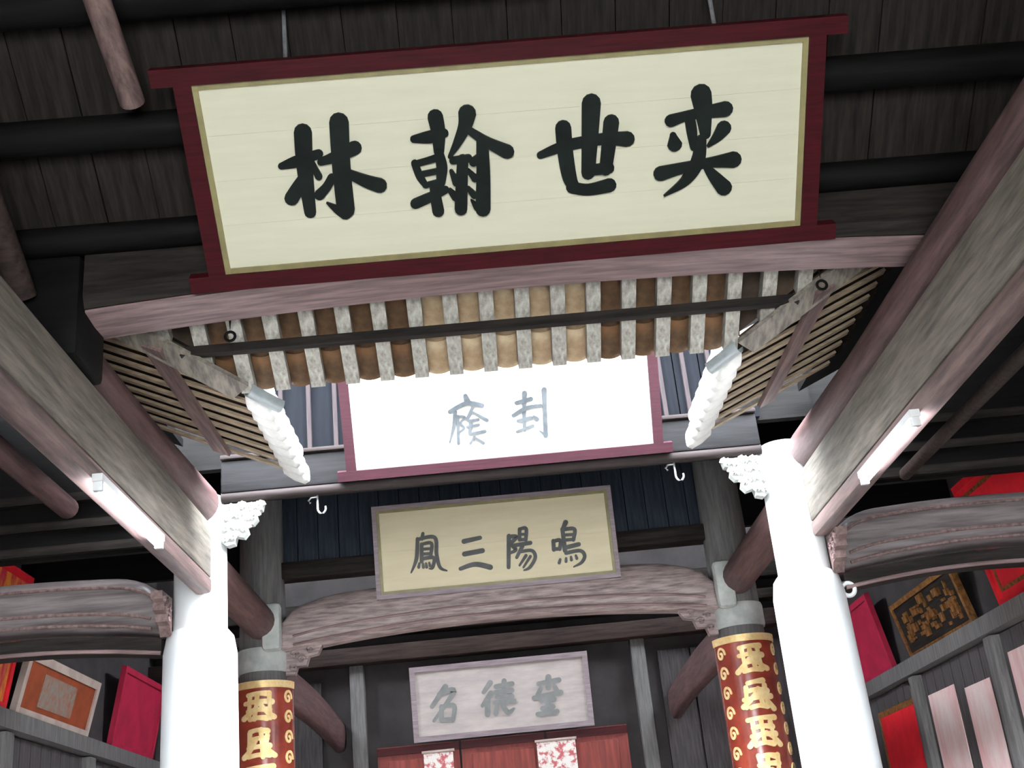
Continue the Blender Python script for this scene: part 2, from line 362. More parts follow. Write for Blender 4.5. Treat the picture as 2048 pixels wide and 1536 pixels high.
# aisle ends of the cross beam, resting over the side beams
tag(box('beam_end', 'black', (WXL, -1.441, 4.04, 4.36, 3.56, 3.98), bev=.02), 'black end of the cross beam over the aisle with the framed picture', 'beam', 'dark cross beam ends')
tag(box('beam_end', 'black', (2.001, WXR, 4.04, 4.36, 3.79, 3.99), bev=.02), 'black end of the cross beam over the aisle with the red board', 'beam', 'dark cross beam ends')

for sgn, x, ax, side in ((-1, XL, CA[0][0], 'framed picture'), (1, XR, CA[1][0], 'red board')):
    g = 'side beams along the skywell'
    tag(MB().tube([(x+sgn*.07, 4.2 if sgn < 0 else -2.79, 3.665), (x+sgn*.065, 5.2, 3.665), (x+sgn*.03, 6.245, 3.665)], .115, 24).build('round_purlin', 'pink_y', smooth=True), 'pinkish round purlin under the side eave on the '+side+' side', 'purlin', g)
    root = thing('side_beam', (x, 4.2, 3.15), 'deep weathered plank beam beside the skywell leading to the column, '+side+' side', 'beam', g)
    box('plank', 'grey_y', (x-.04, x+.04, -2.79, 6.26, 3.252, 3.545), root, bev=.008)
    box('bottom_rail', 'brown_y', (x-.045, x+.045, -2.79, 6.26, 3.165, 3.25), root, bev=.02)
    # fluorescent lamp under the inner lower edge
    y0, y1 = (4.33, 5.14) if sgn < 0 else (4.44, 5.16)
    xx = x-sgn*.068; zz = 3.148
    lamp = thing('tube_lamp', (xx, (y0+y1)/2, zz-.03), 'lit white fluorescent tube fixed along the side beam, '+side+' side', 'lamp', 'fluorescent tubes')
    box('batten', 'enamel', (xx-.02, xx+.02, y0-.03, y1+.03, zz, zz+.03), lamp)
    MB().tube([(xx, y0, zz-.016), (xx, y1, zz-.016)], .0165, 14).build('glass_tube', 'tubeglass', lamp, smooth=True)
    for yy in (y0-.012, y1+.012): box('end_cap', 'enamel', (xx-.018, xx+.018, yy-.012, yy+.012, zz-.036, zz+.004), lamp, bev=.003)
# purlins of the aisles
tag(MB().tube([(-2.3, -2.79, 3.77), (-2.3, 6.44, 3.77)], .06, 16).build('aisle_purlin', 'pink_y', smooth=True), 'brown round purlin in the dark aisle ceiling on the framed picture side', 'purlin', 'aisle purlins')
tag(MB().tube([(2.4, -2.79, 3.43), (2.4, 6.47, 3.53)], .035, 16).build('aisle_purlin', 'umber', smooth=True), 'brown round purlin in the dark aisle ceiling on the red board side', 'purlin', 'aisle purlins')

# far hall front beam, boards above it
fb = thing('lintel_beam', (.08, 6.4, 3.68), 'straight blue-grey lintel beam under the brightly lit plaque', 'beam')
box('beam_body', 'slate_x', (-1.42, 1.58, 6.3, 6.52, 3.73, 3.92), fb, bev=.012)
MB().tube([(-1.42, 6.33, 3.71), (1.58, 6.33, 3.71)], .03, 12).build('bottom_moulding', 'lintel', fb, smooth=True)
box('top_moulding', 'lintel', (-1.42, 1.58, 6.28, 6.5, 3.92, 3.945), fb, bev=.006)
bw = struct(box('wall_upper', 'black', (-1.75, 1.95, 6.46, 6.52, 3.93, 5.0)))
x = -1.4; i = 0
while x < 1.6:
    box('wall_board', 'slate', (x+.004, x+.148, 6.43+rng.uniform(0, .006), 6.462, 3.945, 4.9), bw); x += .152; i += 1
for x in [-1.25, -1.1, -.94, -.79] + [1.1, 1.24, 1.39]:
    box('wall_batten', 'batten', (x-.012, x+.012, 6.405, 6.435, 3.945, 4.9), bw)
for x, z in ((-.9, 3.69), (1.09, 3.69)):
    mb = MB(); pts = [(x, 6.36, z+.01), (x, 6.36, z-.08)]+[(x+.022-.022*cos(u), 6.36, z-.08-.022*sin(u)*1.3) for u in [pi*j/8 for j in range(1, 10)]]
    h = thing('iron_hook', (x, 6.36, z-.11), 'small iron hook hanging under the lintel beam, '+('on the framed picture side' if x < 0 else 'on the red board side'), 'hook', 'lintel hooks')
    mb.tube(pts, .006, 8).build('hook', 'iron', h, smooth=True)
    MB().tube([(x, 6.36, z-.01), (x-.035, 6.36, z-.012), (x-.05, 6.36, z-.03), (x-.04, 6.36, z-.045)], .006, 8).build('barb', 'iron', h, smooth=True)

# ------------------------------------------------------------------ skywell columns
for k, (cx, cy) in enumerate(CA):
    side = ('framed picture', 'red board')[k]
    c = thing('skywell_column', (cx, cy, 0), 'tall whitewashed column at the skywell edge '+('beside the framed picture aisle' if k == 0 else 'with an iron ring, beside the red board aisle'), 'column', 'skywell columns')
    MB().lathe((cx, cy, 0), [(.27, 0), (.27, .1), (.3, .18), (.27, .28), (.215, .3)], 32).build('stone_base', 'stone', c, smooth=True)
    shaft = MB().lathe((cx, cy, 0), [(.19, .3), (.2, 1.2), (.198, 2.2), (.192, 2.88), (.175, 2.97), (.15, 3.0)], 36).build('shaft', 'whitecol', c, smooth=True)
    MB().lathe((cx, cy, 0), [(.142, 2.99), (.14, 3.4), (.135, 3.72), (.12, 3.74)], 30).build('upper_shaft', 'whitecol', c, smooth=True)  # timber coloured white here to look overexposed in the skylight
    if k == 1:
        rg = MB().torus((cx+.2, cy-.06, 2.885), .034, .012); rg.build('iron_ring', 'enamel', shaft, smooth=True)
        MB().tube([(cx+.15, cy-.06, 2.92), (cx+.215, cy-.06, 2.92)], .01, 8).build('ring_staple', 'iron', shaft, smooth=True)
    # carved bracket inside, under the lintel
    s = 1 if k == 0 else -1
    bk = thing('carved_bracket', (cx+s*.24, cy-.05, 3.45), 'pale carved scroll bracket under the lintel beam beside the '+side+' column', 'bracket', 'carved brackets under the lintel')
    prof = [(.13,.0),(.16,-.02),(.2,-.01),(.21,.03),(.25,.02),(.275,.05),(.265,.09),(.3,.09),(.325,.12),(.315,.16),(.35,.17),(.36,.215),(.13,.215)]
    mb = MB(); mb.loft([[(cx+s*u, cy-.05+yy, 3.455+v) for u, v in prof] for yy in (-.03, .03)]); mb.build('bracket_plate', 'stone', bk)
    mb = MB(); rr = random.Random(k+5)
    for (u, v) in ((.155,.02),(.2,.03),(.16,.08),(.215,.085),(.26,.07),(.17,.14),(.225,.145),(.275,.13),(.31,.135),(.34,.19),(.29,.18),(.18,.19),(.24,.195)):
        R = rr.uniform(.02, .03)
        pts = [(cx+s*(u+R*(1-j/15)*cos(j*.7)), cy-.085-.001*j, 3.455+v+R*(1-j/15)*sin(j*.7)) for j in range(14)]
        mb.tube(pts, [.011-.0004*j for j in range(14)], 7)
    mb.build('scrollwork', 'lime', bk, smooth=True)
    # carved bracket outside under the side beam
    bo = thing('carved_corbel', (cx-s*.13, cy-.22, 3.03), 'small carved corbel where the curved aisle beam meets the '+side+' column', 'bracket', 'carved corbels on the columns')
    mb = MB(); mb.loft([[(cx-s*.15+xx, cy-.02-u, 3.165-v) for u, v in ((.1,0),(.3,0),(.29,.04),(.25,.05),(.25,.09),(.2,.1),(.2,.14),(.14,.15),(.1,.2))] for xx in (-.03, .03)]); mb.build('corbel_body', 'brown_y', bo)
    mb = MB()
    for (u, v) in ((.26,.025),(.22,.07),(.17,.115),(.2,.03),(.15,.06)):
        R = .022
        mb.tube([(cx-s*.15+s*.034, cy-.02-(u+R*(1-j/12)*cos(j*.7)), 3.165-v-R*(1-j/12)*sin(j*.7)) for j in range(11)], .008, 6)
    mb.build('scrollwork', 'brown_x', bo, smooth=True)

# curved aisle beams (moon beams) beside the columns
def moon(name, xa, xb, yc, zb, zt, bow, th, m, label, cat='beam', group=None, lines=3, lm='brown_x'):
    root = thing(name, ((xa+xb)/2, yc, zb), label, cat, group)
    mb = MB(); rings = []; N = 32; h = zt-zb; path = []
    for i in range(N+1):
        t = i/N; e = min(t, 1-t); k = min(1, e/.16); k = sqrt(max(0, 1-(1-k)**2))
        x = xa+(xb-xa)*t; b = bow*arch(t); lo = zb+b; hi = zt+b*.55-(1-k)*h*.45; mid = (lo+hi)/2
        ring = []
        for j in range(20):
            u = 2*pi*j/20; cu, su = cos(u), sin(u)
            px = math.copysign(abs(cu)**.6, cu)*th/2; pz = math.copysign(abs(su)**.6, su)*(hi-lo)/2
            ring.append((x, yc+px, mid+pz))
        rings.append(ring); path.append((x, lo, hi))
    mb.loft(rings); mb.build('beam_body', m, root, smooth=40)
    for q in range(lines):
        f_ = (.1, .3, .78)[q]
        MB().tube([(x, yc-th/2*(.985 if f_ > .2 else .9), lo+(hi-lo)*f_) for x, lo, hi in path[1:-1]], .009, 8).build('carved_line', lm, root, smooth=True)
    return root
moon('aisle_beam', -3.35, -1.73, 6.4, 2.985, 3.3, .07, .24, 'aisle', 'grey curved beam across the aisle above the framed picture', group='curved aisle beams', lm='brown_y')
moon('aisle_beam', 1.89, 3.45, 6.4, 2.985, 3.3, .07, .24, 'aisle', 'grey curved beam across the aisle in front of the bright red board', group='curved aisle beams', lm='brown_y')
for xa, xb, s in ((-3.35, -1.74, 'framed picture'), (1.9, 3.45, 'red board')):
    r_ = thing('aisle_tie', ((xa+xb)/2, 6.45, 2.87), 'slim brown tie beam just below the curved aisle beam, '+s+' side', 'beam', 'slim aisle ties')
    mb = MB(); mb.loft([[(xa+(xb-xa)*t, 6.4+yy, 2.885+.06*arch(t)+zz) for yy, zz in ((-.06,0),(.06,0),(.06,.085),(-.06,.085))] for t in [i/16 for i in range(17)]]); mb.build('tie_body', 'dark_x', r_)
    MB().tube([(xa+(xb-xa)*t, 6.335, 2.895+.06*arch(t)) for t in [i/16 for i in range(17)]], .011, 8).build('edge_bead', 'brown_x', r_, smooth=True)
# dark boards over the aisle beams
for i, (xa, xb, s) in enumerate(((WXL, -1.7, 'left'), (1.9, WXR, 'right'))):
    pw = struct(box('wall_aisle_'+s, 'black', (xa, xb, 6.5, 6.54, 3.5, 4.9)))
    for z in (3.52, 3.66, 3.82): box('wall_rail', 'dark_x', (xa, xb, 6.46, 6.5, z, z+.05), pw)

# ------------------------------------------------------------------ inner columns with gold couplet boards
def catmull(P, n=7):
    out = []
    for i in range(len(P)-1):
        p0, p1, p2, p3 = P[max(i-1,0)], P[i], P[i+1], P[min(i+2, len(P)-1)]
        for k in range(n):
            t = k/n; out.append([.5*((2*p1[d])+(-p0[d]+p2[d])*t+(2*p0[d]-5*p1[d]+4*p2[d]-p3[d])*t*t+(-p0[d]+3*p1[d]-3*p2[d]+p3[d])*t**3) for d in range(3)])
    out.append(list(P[-1])); return out
def stroke(mb, pts, fmap, h=.006, layer=0):
    """brush stroke: pts = (u, v, width) in surface units; fmap(u, v, height) -> world point"""
    P = catmull(pts) if len(pts) > 2 else [[pts[0][d]+(pts[1][d]-pts[0][d])*t/5 for d in range(3)] for t in range(6)]
    L, R = [], []
    for i, (u, v, wd) in enumerate(P):
        a = P[max(i-1, 0)]; b = P[min(i+1, len(P)-1)]; dx, dy = b[0]-a[0], b[1]-a[1]; l = sqrt(dx*dx+dy*dy) or 1
        nx, ny = -dy/l, dx/l; wd = max(wd, 1e-4)/2
        L.append((u+nx*wd, v+ny*wd)); R.append((u-nx*wd, v-ny*wd))
    def cap(p, q, r):
        dx, dy = p[0]-q[0], p[1]-q[1]; l = sqrt(dx*dx+dy*dy) or 1; a0 = atan2(dy, dx)
        return [(p[0]+r*cos(a0+s), p[1]+r*sin(a0+s)) for s in (pi/2*.66, pi/2*.33, 0, -pi/2*.33, -pi/2*.66)]
    e = cap(P[-1], P[-2], P[-1][2]/2); s0 = cap(P[0], P[1], P[0][2]/2)
    hh = h+layer*.0004; n = len(L)
    for side in (0, 1):
        pass
    top = [fmap(u, v, hh) for u, v in L+R]; bot = [fmap(u, v, .0) for u, v in L+R]
    fs = []
    for i in range(n-1):
        fs += [[i, i+1, n+i+1, n+i], [2*n+i, 3*n+i, 3*n+i+1, 2*n+i+1], [i, 2*n+i, 2*n+i+1, i+1], [n+i, n+i+1, 3*n+i+1, 3*n+i]]
    mb.add(top+bot, fs)
    for c, A, B in ((e, L[-1], R[-1]), (s0, R[0], L[0])):
        ring = [A]+c+[B]; m = len(ring)
        tp = [fmap(u, v, hh) for u, v in ring]; bt = [fmap(u, v, 0) for u, v in ring]
        mb.add(tp+bt, [list(range(m)), [m+j for j in range(m)][::-1]]+[[j, m+j, m+j+1, j+1] for j in range(m-1)])

def inner_column(k, cx, cy):
    side = ('framed picture', 'red board')[k]
    c = thing('inner_column', (cx, cy, 0), 'dark timber column carrying a gold lettered couplet board on the '+side+' side', 'column', 'inner columns')
    MB().lathe((cx, cy, 0), [(.25, 0), (.27, .12), (.22, .25), (.18, .26)], 28).build('stone_base', 'stone', c, smooth=True)
    MB().lathe((cx, cy, 0), [(.165, .25), (.165, 2.0), (.16, 3.25), (.15, 4.1), (.14, 5.0)], 30).build('shaft', 'greywood', c, smooth=True)
    MB().lathe((cx, cy, 0), [(.172, 3.08), (.176, 3.1), (.176, 3.22), (.17, 3.24)], 30).build('collar', 'stone', c, smooth=True)
    box('beam_tenon', 'stone', (cx+(.03 if k == 0 else -.16), cx+(.16 if k == 0 else -.03), cy-.24, cy-.14, 3.2, 3.52), c, bev=.03)
    b = thing('couplet_board', (cx, cy-.2, .9), 'curved red-brown couplet board with gold characters hung on the inner column, '+side+' side', 'couplet board', 'gold couplet boards')
    R = .2; a0, a1 = radians(180), radians(360); zc0, zc1 = .9, 3.0
    mb = MB(); n = 25
    rings = []
    for z in (zc0, zc1):
        o = [(cx+R*cos(a0+(a1-a0)*j/(n-1)), cy+R*sin(a0+(a1-a0)*j/(n-1)), z) for j in range(n)]
        i_ = [(cx+(R-.022)*cos(a0+(a1-a0)*j/(n-1)), cy+(R-.022)*sin(a0+(a1-a0)*j/(n-1)), z) for j in range(n)]
        rings.append(o+i_[::-1])
    mb.loft(rings); mb.build('board', 'lacquer', b, smooth=40)
    def cyl(u, v, h): a = radians(270)+u/R; return Vector((cx+(R+h)*cos(a), cy+(R+h)*sin(a), v))
    mb = MB(); mb.loft([[cyl(u, zc1+zz, hh) for zz, hh in ((-.035,.002),(-.035,.008),(.012,.01),(.012,.002))] for u in [-.3+.6*j/20 for j in range(21)]]); mb.build('gold_rim', 'gold', b, smooth=40)
    rr = random.Random(11+k); z = zc1-.16; idx = 0
    while z > zc0+.1:
        mb = MB(); S = .095
        L_ = 0
        for q in range(4):
            v = .85-.55*q; e = rr.uniform(.5, .95); t_ = rr.uniform(-.08, .12)
            stroke(mb, [(-e*S, z+v*S, .03), (0, z+(v+.08)*S, .03), (e*S, z+(v+t_)*S, .04)], cyl, .008, L_); L_ += 1
        for q in range(3):
            u = (-.6, .05, .62)[q]+rr.uniform(-.12, .12); v0 = rr.uniform(.4, .95); v1 = -rr.uniform(.5, .95); lean_ = rr.uniform(-.25, .25)
            stroke(mb, [(u*S, z+v0*S, .032), ((u+lean_*.4)*S, z+(v0+v1)/2*S, .026), ((u+lean_)*S, z+v1*S, .03)], cyl, .008, L_); L_ += 1
        for q in (-1, 1):
            stroke(mb, [(q*.15*S, z+rr.uniform(-.2, .5)*S, .03), (q*.6*S, z-.4*S, .03), (q*1.05*S, z-rr.uniform(.7, 1)*S, .036)], cyl, .008, L_); L_ += 1
        mb.build('gold_character', 'gold', b, smooth=50)
        z -= .235; idx += 1
    for s in (-1, 1):
        z = zc1-.1; 
        while z > zc0+.06:
            mb = MB(); pts = [(s*.215+.05*(1-j/17)*cos(j*.55)*.8, z+.05*(1-j/17)*sin(j*.55), .016) for j in range(15)]
            stroke(mb, pts, cyl, .006); mb.build('gold_scroll', 'gold', b, smooth=50); z -= .13
for k, (cx, cy) in enumerate(CB): inner_column(k, cx, cy)
# beams running back between column rows
for k in (0, 1):
    side = ('framed picture', 'red board')[k]; x = (CB[k][0]+CA[k][0])/2
    tag(MB().tube([(x, 6.5, 3.4), (x, 8.16, 3.4)], .11, 18).build('tie_beam', 'pink_y', smooth=True), 'pinkish beam from the white column back to the couplet column, '+side+' side', 'beam', 'beams between column rows')
    mb = MB(); rings = []
    for i in range(21):
        t = i/20; y = 8.45+(YB-8.45)*t; b = .05*arch(t); hw = .07
        rings.append([(x+hw*math.copysign(abs(cos(u))**.7, cos(u)), y, 3.08+b+.15*math.copysign(abs(sin(u))**.7, sin(u))) for u in [2*pi*j/16 for j in range(16)]])
    mb.loft(rings); tag(mb.build('tie_beam', 'pink_y', smooth=50), 'mauve curved beam from the couplet column to the back wall, '+side+' side', 'beam', 'beams between column rows')
mb_ = moon('moon_beam', CB[0][0]+.13, CB[1][0]-.13, 8.3, 3.2, 3.56, .1, .26, 'moon', 'worn mauve carved moon beam under the ivory plaque', lines=2)
tag(box('cross_beam', 'dark_x', (CB[0][0]+.13, CB[1][0]-.13, 8.25, 8.4, 3.72, 3.84), bev=.01), 'dark flat cross beam behind the ivory plaque', 'beam')
for k in (0, 1):
    s = 1 if k == 0 else -1; cx = CB[k][0]; side = ('framed picture', 'red board')[k]
    bk = thing('carved_bracket', (cx+s*.25, 8.28, 3.1), 'dim carved bracket at the end of the worn moon beam, '+side+' side', 'bracket', 'carved brackets under the moon beam')
    mb = MB(); mb.loft([[(cx+s*u, 8.28+yy, 3.05+v) for u, v in ((.16,0),(.22,.0),(.24,.06),(.3,.06),(.32,.12),(.38,.13),(.42,.2),(.16,.22))] for yy in (-.035, .035)]); mb.build('bracket_plate', 'moon', bk)
    mb = MB()
    for u, v in ((.21,.05),(.27,.1),(.33,.16),(.22,.14)):
        mb.tube([(cx+s*(u+.028*(1-j/13)*cos(j*.7)), 8.235, 3.05+v+.028*(1-j/13)*sin(j*.7)) for j in range(11)], .009, 6)
    mb.build('scrollwork', 'moon', bk, smooth=True)
# dark boarding above the inner moon beam
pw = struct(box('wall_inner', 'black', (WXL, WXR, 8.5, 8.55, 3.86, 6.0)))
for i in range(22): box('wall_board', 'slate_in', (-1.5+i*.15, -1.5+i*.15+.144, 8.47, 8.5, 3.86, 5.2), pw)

# ------------------------------------------------------------------ plaques
def plaque(label, x0, x1, yb, zb, h, lean, mpanel, mframe, mtrim, fw, horn, nb=3, hang=None, tw=.02, th=.03):
    """panel lower edge at (yb, zb); leans forward by 'lean' radians from vertical"""
    V = Vector((0, -sin(lean), cos(lean))); N = Vector((0, -cos(lean), -sin(lean))); O = Vector((x0, yb, zb)); W = x1-x0
    root = thing('plaque', ((x0+x1)/2, yb, zb-fw), label, 'plaque')
    P = lambda u, v, n: O+Vector((u, 0, 0))+V*v+N*n
    def slab(nm, m, u0, u1, v0, v1, n0, n1):
        mb = MB(); mb.add([P(u, v, n) for n in (n0, n1) for v in (v0, v1) for u in (u0, u1)], [[0,2,3,1],[4,5,7,6],[0,1,5,4],[2,6,7,3],[0,4,6,2],[1,3,7,5]])
        bm = bmesh.new()
        return mb.build(nm, m, root)
    for i in range(nb): slab('panel_board', mpanel, 0, W, h*i/nb+.0003, h*(i+1)/nb-.0003, -.02, 0)
    slab('back_board', mframe, -fw*.6, W+fw*.6, -fw*.6, h+fw*.6, -.035, -.02)
    if mtrim:
        slab('gold_trim', mtrim, -tw, 0, -tw, h+tw, -.02, .008); slab('gold_trim', mtrim, W, W+tw, -tw, h+tw, -.02, .008)
        slab('gold_trim', mtrim, 0, W, -tw, 0, -.02, .008); slab('gold_trim', mtrim, 0, W, h, h+tw, -.02, .008)
    t = tw if mtrim else 0
    slab('frame_stile', mframe, -fw-t, -t, -fw-t, h+fw+t, -.03, th*.6); slab('frame_stile', mframe, W+t, W+fw+t, -fw-t, h+fw+t, -.03, th*.6)
    slab('frame_rail', mframe, -fw-t-horn, W+fw+t+horn, -fw-t, -t, -.03, th*.62); slab('frame_rail', mframe, -fw-t-horn, W+fw+t+horn, h+t, h+t+fw, -.03, th*.62)
    def px(x, y):
        d = ray(x, y); tt = (O-CAM).dot(N)/d.dot(N); p = CAM+d*tt; return ((p-O).x, (p-O).dot(V)), tt/F_PX
    return root, P, px
def write(root, P, px, strokes, ox, oy, sc_, m, hgt=.006, wk=1.0, dy=0):
    """strokes: list of [(x, y, w), ...] in crop units; (ox, oy, sc_) brings them back to the photo frame"""
    mb = MB()
    for L_, s in enumerate(strokes):
        pts = []
        for x, y, wd in s:
            (u, v), k = px(ox+x*sc_, oy+(y+dy)*sc_); pts.append((u, v, wd*sc_*k*wk))
        stroke(mb, pts, lambda u, v, h: P(u, v, h+.0015), hgt, L_)
    mb.build('character', m, root, smooth=50)

# 1. the big plaque
r1, P1, px1 = plaque('large cream plaque with four big black brush characters in a dark red frame', -.863, 1.29, 4.0, 3.838, .672, radians(49.3), 'cream', 'redfr', 'olive', .062, .075, nb=4)
S1 = .29297
LIN = [[(215,790,45),(330,755,80),(470,705,60)], [(362,560,120),(375,800,108),(412,1105,78)], [(390,840,70),(335,930,90),(285,1010,95)], [(425,770,40),(470,860,50)],
       [(485,760,50),(600,720,80),(715,665,95)], [(608,490,130),(625,800,122),(655,1085,118)], [(650,1105,95),(600,1085,60),(528,1040,14)], [(560,870,60),(525,930,60),(475,985,70)], [(675,840,60),(790,890,85),(885,920,100)]]
HAN = [[(1265,455,105),(1285,560,95),(1290,690,70)], [(1118,605,50),(1230,590,85),(1325,565,60)], [(1125,770,50),(1160,860,52),(1200,920,40)], [(1130,775,45),(1200,755,45),(1270,735,50)], [(1170,845,40),(1290,820,42)], [(1290,700,60),(1310,800,75),(1300,910,60)],
       [(1195,920,36),(1310,890,40)], [(1130,1045,70),(1230,1000,66),(1335,950,50)], [(1262,940,70),(1270,1010,75),(1285,1095,80)],
       [(1482,430,120),(1465,520,90),(1410,640,55),(1362,725,25)], [(1495,545,50),(1620,625,70),(1755,690,95)],
       [(1385,750,50),(1490,735,55)], [(1452,745,75),(1445,900,80),(1440,1080,85)], [(1375,825,30),(1410,900,55)], [(1365,955,35),(1405,1000,55)],
       [(1525,760,60),(1590,720,70)], [(1585,620,80),(1592,850,92),(1590,1080,100)], [(1590,1085,80),(1550,1065,50),(1510,1020,12)], [(1490,820,30),(1535,870,48)], [(1490,940,30),(1530,985,48)]]
SHI = [[(275,715,50),(450,650,75),(700,605,80),(865,605,105)], [(430,530,108),(445,700,105),(475,870,95),(510,930,70)], [(490,935,80),(600,950,80),(745,920,95)], [(622,360,128),(612,600,110),(600,835,90)], [(758,490,105),(742,630,98),(720,810,85)], [(585,825,62),(735,800,85)]]
YI = [[(1370,300,140),(1385,400,120),(1400,570,72)], [(1165,480,85),(1300,440,68),(1535,400,105)], [(1288,440,65),(1305,540,72),(1320,660,50)], [(1180,580,45),(1190,640,100)], [(1525,530,100),(1480,590,70),(1420,650,22)],
      [(1095,840,100),(1250,800,75),(1430,765,70),(1590,745,110)], [(1370,610,70),(1345,760,92),(1260,890,70),(1120,990,12)], [(1390,775,35),(1450,850,75),(1525,935,108)]]
for st_, ox in ((LIN, 500), (HAN, 500), (SHI, 1000), (YI, 1000)): write(r1, P1, px1, st_, ox, 100, S1, 'ink', .008, 1.02)
for x in (-.55, .98):
    MB().tube([(x, 3.47, 4.31), (x, 3.44, 4.66)], .008, 8).build('hanging_rod', 'iron', r1, smooth=True)

# 2. the overexposed white plaque over the lintel
r2, P2, px2 = plaque('bright white plaque with two faint ink characters in a purplish red frame over the lintel', -.665, .975, 6.25, 3.775, .56, radians(28), 'white', 'magenta', None, .055, .05, nb=2)
FENG = [[(1275,185,55),(1272,300,45),(1270,400,40)], [(1190,285,40),(1340,245,48)], [(1160,415,40),(1290,340,45),(1440,312,36)], [(1270,400,40),(1275,560,34)], [(1210,470,36),(1340,440,44)], [(1200,580,30),(1360,520,34)],
        [(1475,150,56),(1480,330,46),(1492,620,48)], [(1490,615,40),(1430,570,10)], [(1370,425,30),(1400,450,50)]]
YIN = [[(670,215,50),(690,270,70)], [(510,375,44),(680,290,50),(840,312,50)], [(565,380,42),(552,520,38),(510,690,16)], [(592,420,30),(600,700,32)], [(600,420,24),(665,432,26),(620,490,24),(655,545,26),(605,585,20)], [(745,330,34),(690,450,38)], [(745,380,24),(890,462,40)],
       [(700,470,26),(800,455,30)], [(690,530,26),(805,510,30)], [(725,480,34),(715,600,38)], [(715,605,30),(870,575,36)], [(720,700,24),(765,630,20)], [(765,640,20),(855,695,34)]]
for st_ in (YIN, FENG): write(r2, P2, px2, st_, 800, 750, .1953, 'ink_pale', .004)
# 3. the ivory plaque over the moon beam
r3, P3, px3 = plaque('ivory yellow plaque with four black characters above the worn moon beam', -.72, .862, 8.14, 3.535, .545, radians(6), 'ivory', 'greyfr', 'olive', .03, .0, nb=2)
S3 = .1953
FENG4 = [[(180,400,34),(170,600,36),(115,745,14)], [(180,405,32),(355,385,36),(375,560,36),(410,690,32),(480,725,14)], [(235,345,30),(225,400,34)], [(222,455,34),(222,630,36)], [(222,455,30),(322,445,32),(316,560,32)], [(230,505,26),(316,500,26)], [(230,555,28),(316,550,28)], [(222,605,34),(345,592,34),(335,690,32),(300,705,12)],
         [(200,650,22),(192,690,28)], [(236,655,22),(240,690,28)], [(268,652,22),(274,688,28)], [(300,645,20),(308,675,26)]]
SAN = [[(655,425,46),(820,388,38)], [(660,555,46),(845,520,46)], [(620,705,36),(770,660,46),(925,690,50)]]
YANG = [[(1115,370,42),(1112,690,36)], [(1110,375,34),(1190,380,40),(1140,450,34),(1185,510,36),(1125,545,24)], [(1225,300,34),(1225,410,34)], [(1225,300,30),(1290,295,34),(1288,410,34)], [(1225,355,26),(1290,350,26)], [(1225,410,30),(1290,405,30)], [(1175,465,36),(1335,440,38)],
        [(1255,470,38),(1195,590,30)], [(1235,530,30),(1350,520,32),(1385,590,34),(1330,690,30),(1270,720,14)], [(1290,570,30),(1225,670,20)], [(1335,580,28),(1265,690,20)]]
MING = [[(1570,420,38),(1575,510,38)], [(1570,425,34),(1640,415,36),(1635,505,34)], [(1575,505,34),(1635,500,34)], [(1695,230,46),(1665,300,34)], [(1662,300,38),(1690,520,40)], [(1670,305,34),(1785,300,36),(1775,410,34)], [(1680,360,28),(1775,355,28)], [(1685,412,30),(1780,405,30)], [(1690,490,40),(1830,455,40)],
        [(1700,545,34),(1840,520,34),(1890,570,34),(1860,640,30),(1780,685,14)], [(1640,610,24),(1630,645,30)], [(1700,600,24),(1700,630,28)], [(1750,585,22),(1755,615,28)], [(1800,570,22),(1810,600,28)]]
for st_ in (FENG4, SAN, YANG, MING): write(r3, P3, px3, st_, 800, 1000, S3, 'ink_grey', .006, 1.1)
# 4. the faded plaque on the back wall
r4, P4, px4 = plaque('faded grey-pink plaque with three blurred characters above the red doors', -.79, .84, 11.86, 2.99, .6, radians(8), 'paper', 'greyfr', None, .05, .0, nb=2)
S4 = .3814
A4 = [[(500,1110,26),(430,1215,20)], [(470,1150,24),(545,1135,26),(440,1290,14)], [(480,1215,22),(480,1285,22)], [(480,1215,20),(545,1210,22),(540,1285,20)], [(480,1285,20),(542,1280,20)]]
B4 = [[(735,1090,26),(700,1140,18)], [(740,1145,26),(695,1210,18)], [(722,1180,26),(722,1255,26)], [(765,1110,22),(850,1095,24)], [(808,1080,24),(806,1140,22)], [(765,1140,22),(850,1130,22)], [(770,1165,20),(850,1160,22)], [(760,1195,22),(860,1185,24)], [(770,1215,22),(765,1250,24)], [(800,1210,20),(830,1245,24),(860,1225,12)], [(800,1205,18),(812,1225,22)]]
C4 = [[(1040,1060,28),(1040,1115,26)], [(990,1095,22),(1095,1075,24)], [(965,1170,22),(1105,1140,26)], [(1000,1120,20),(985,1155,22)], [(1075,1110,20),(1090,1140,22)], [(1005,1185,22),(1070,1175,24)], [(1010,1225,22),(1065,1215,22)], [(1038,1165,24),(1035,1240,24)], [(985,1255,22),(1085,1240,24)]]
for st_ in (A4, B4, C4): write(r4, P4, px4, st_, 700, 950, S4, 'ink_faint', .006, 1.15)

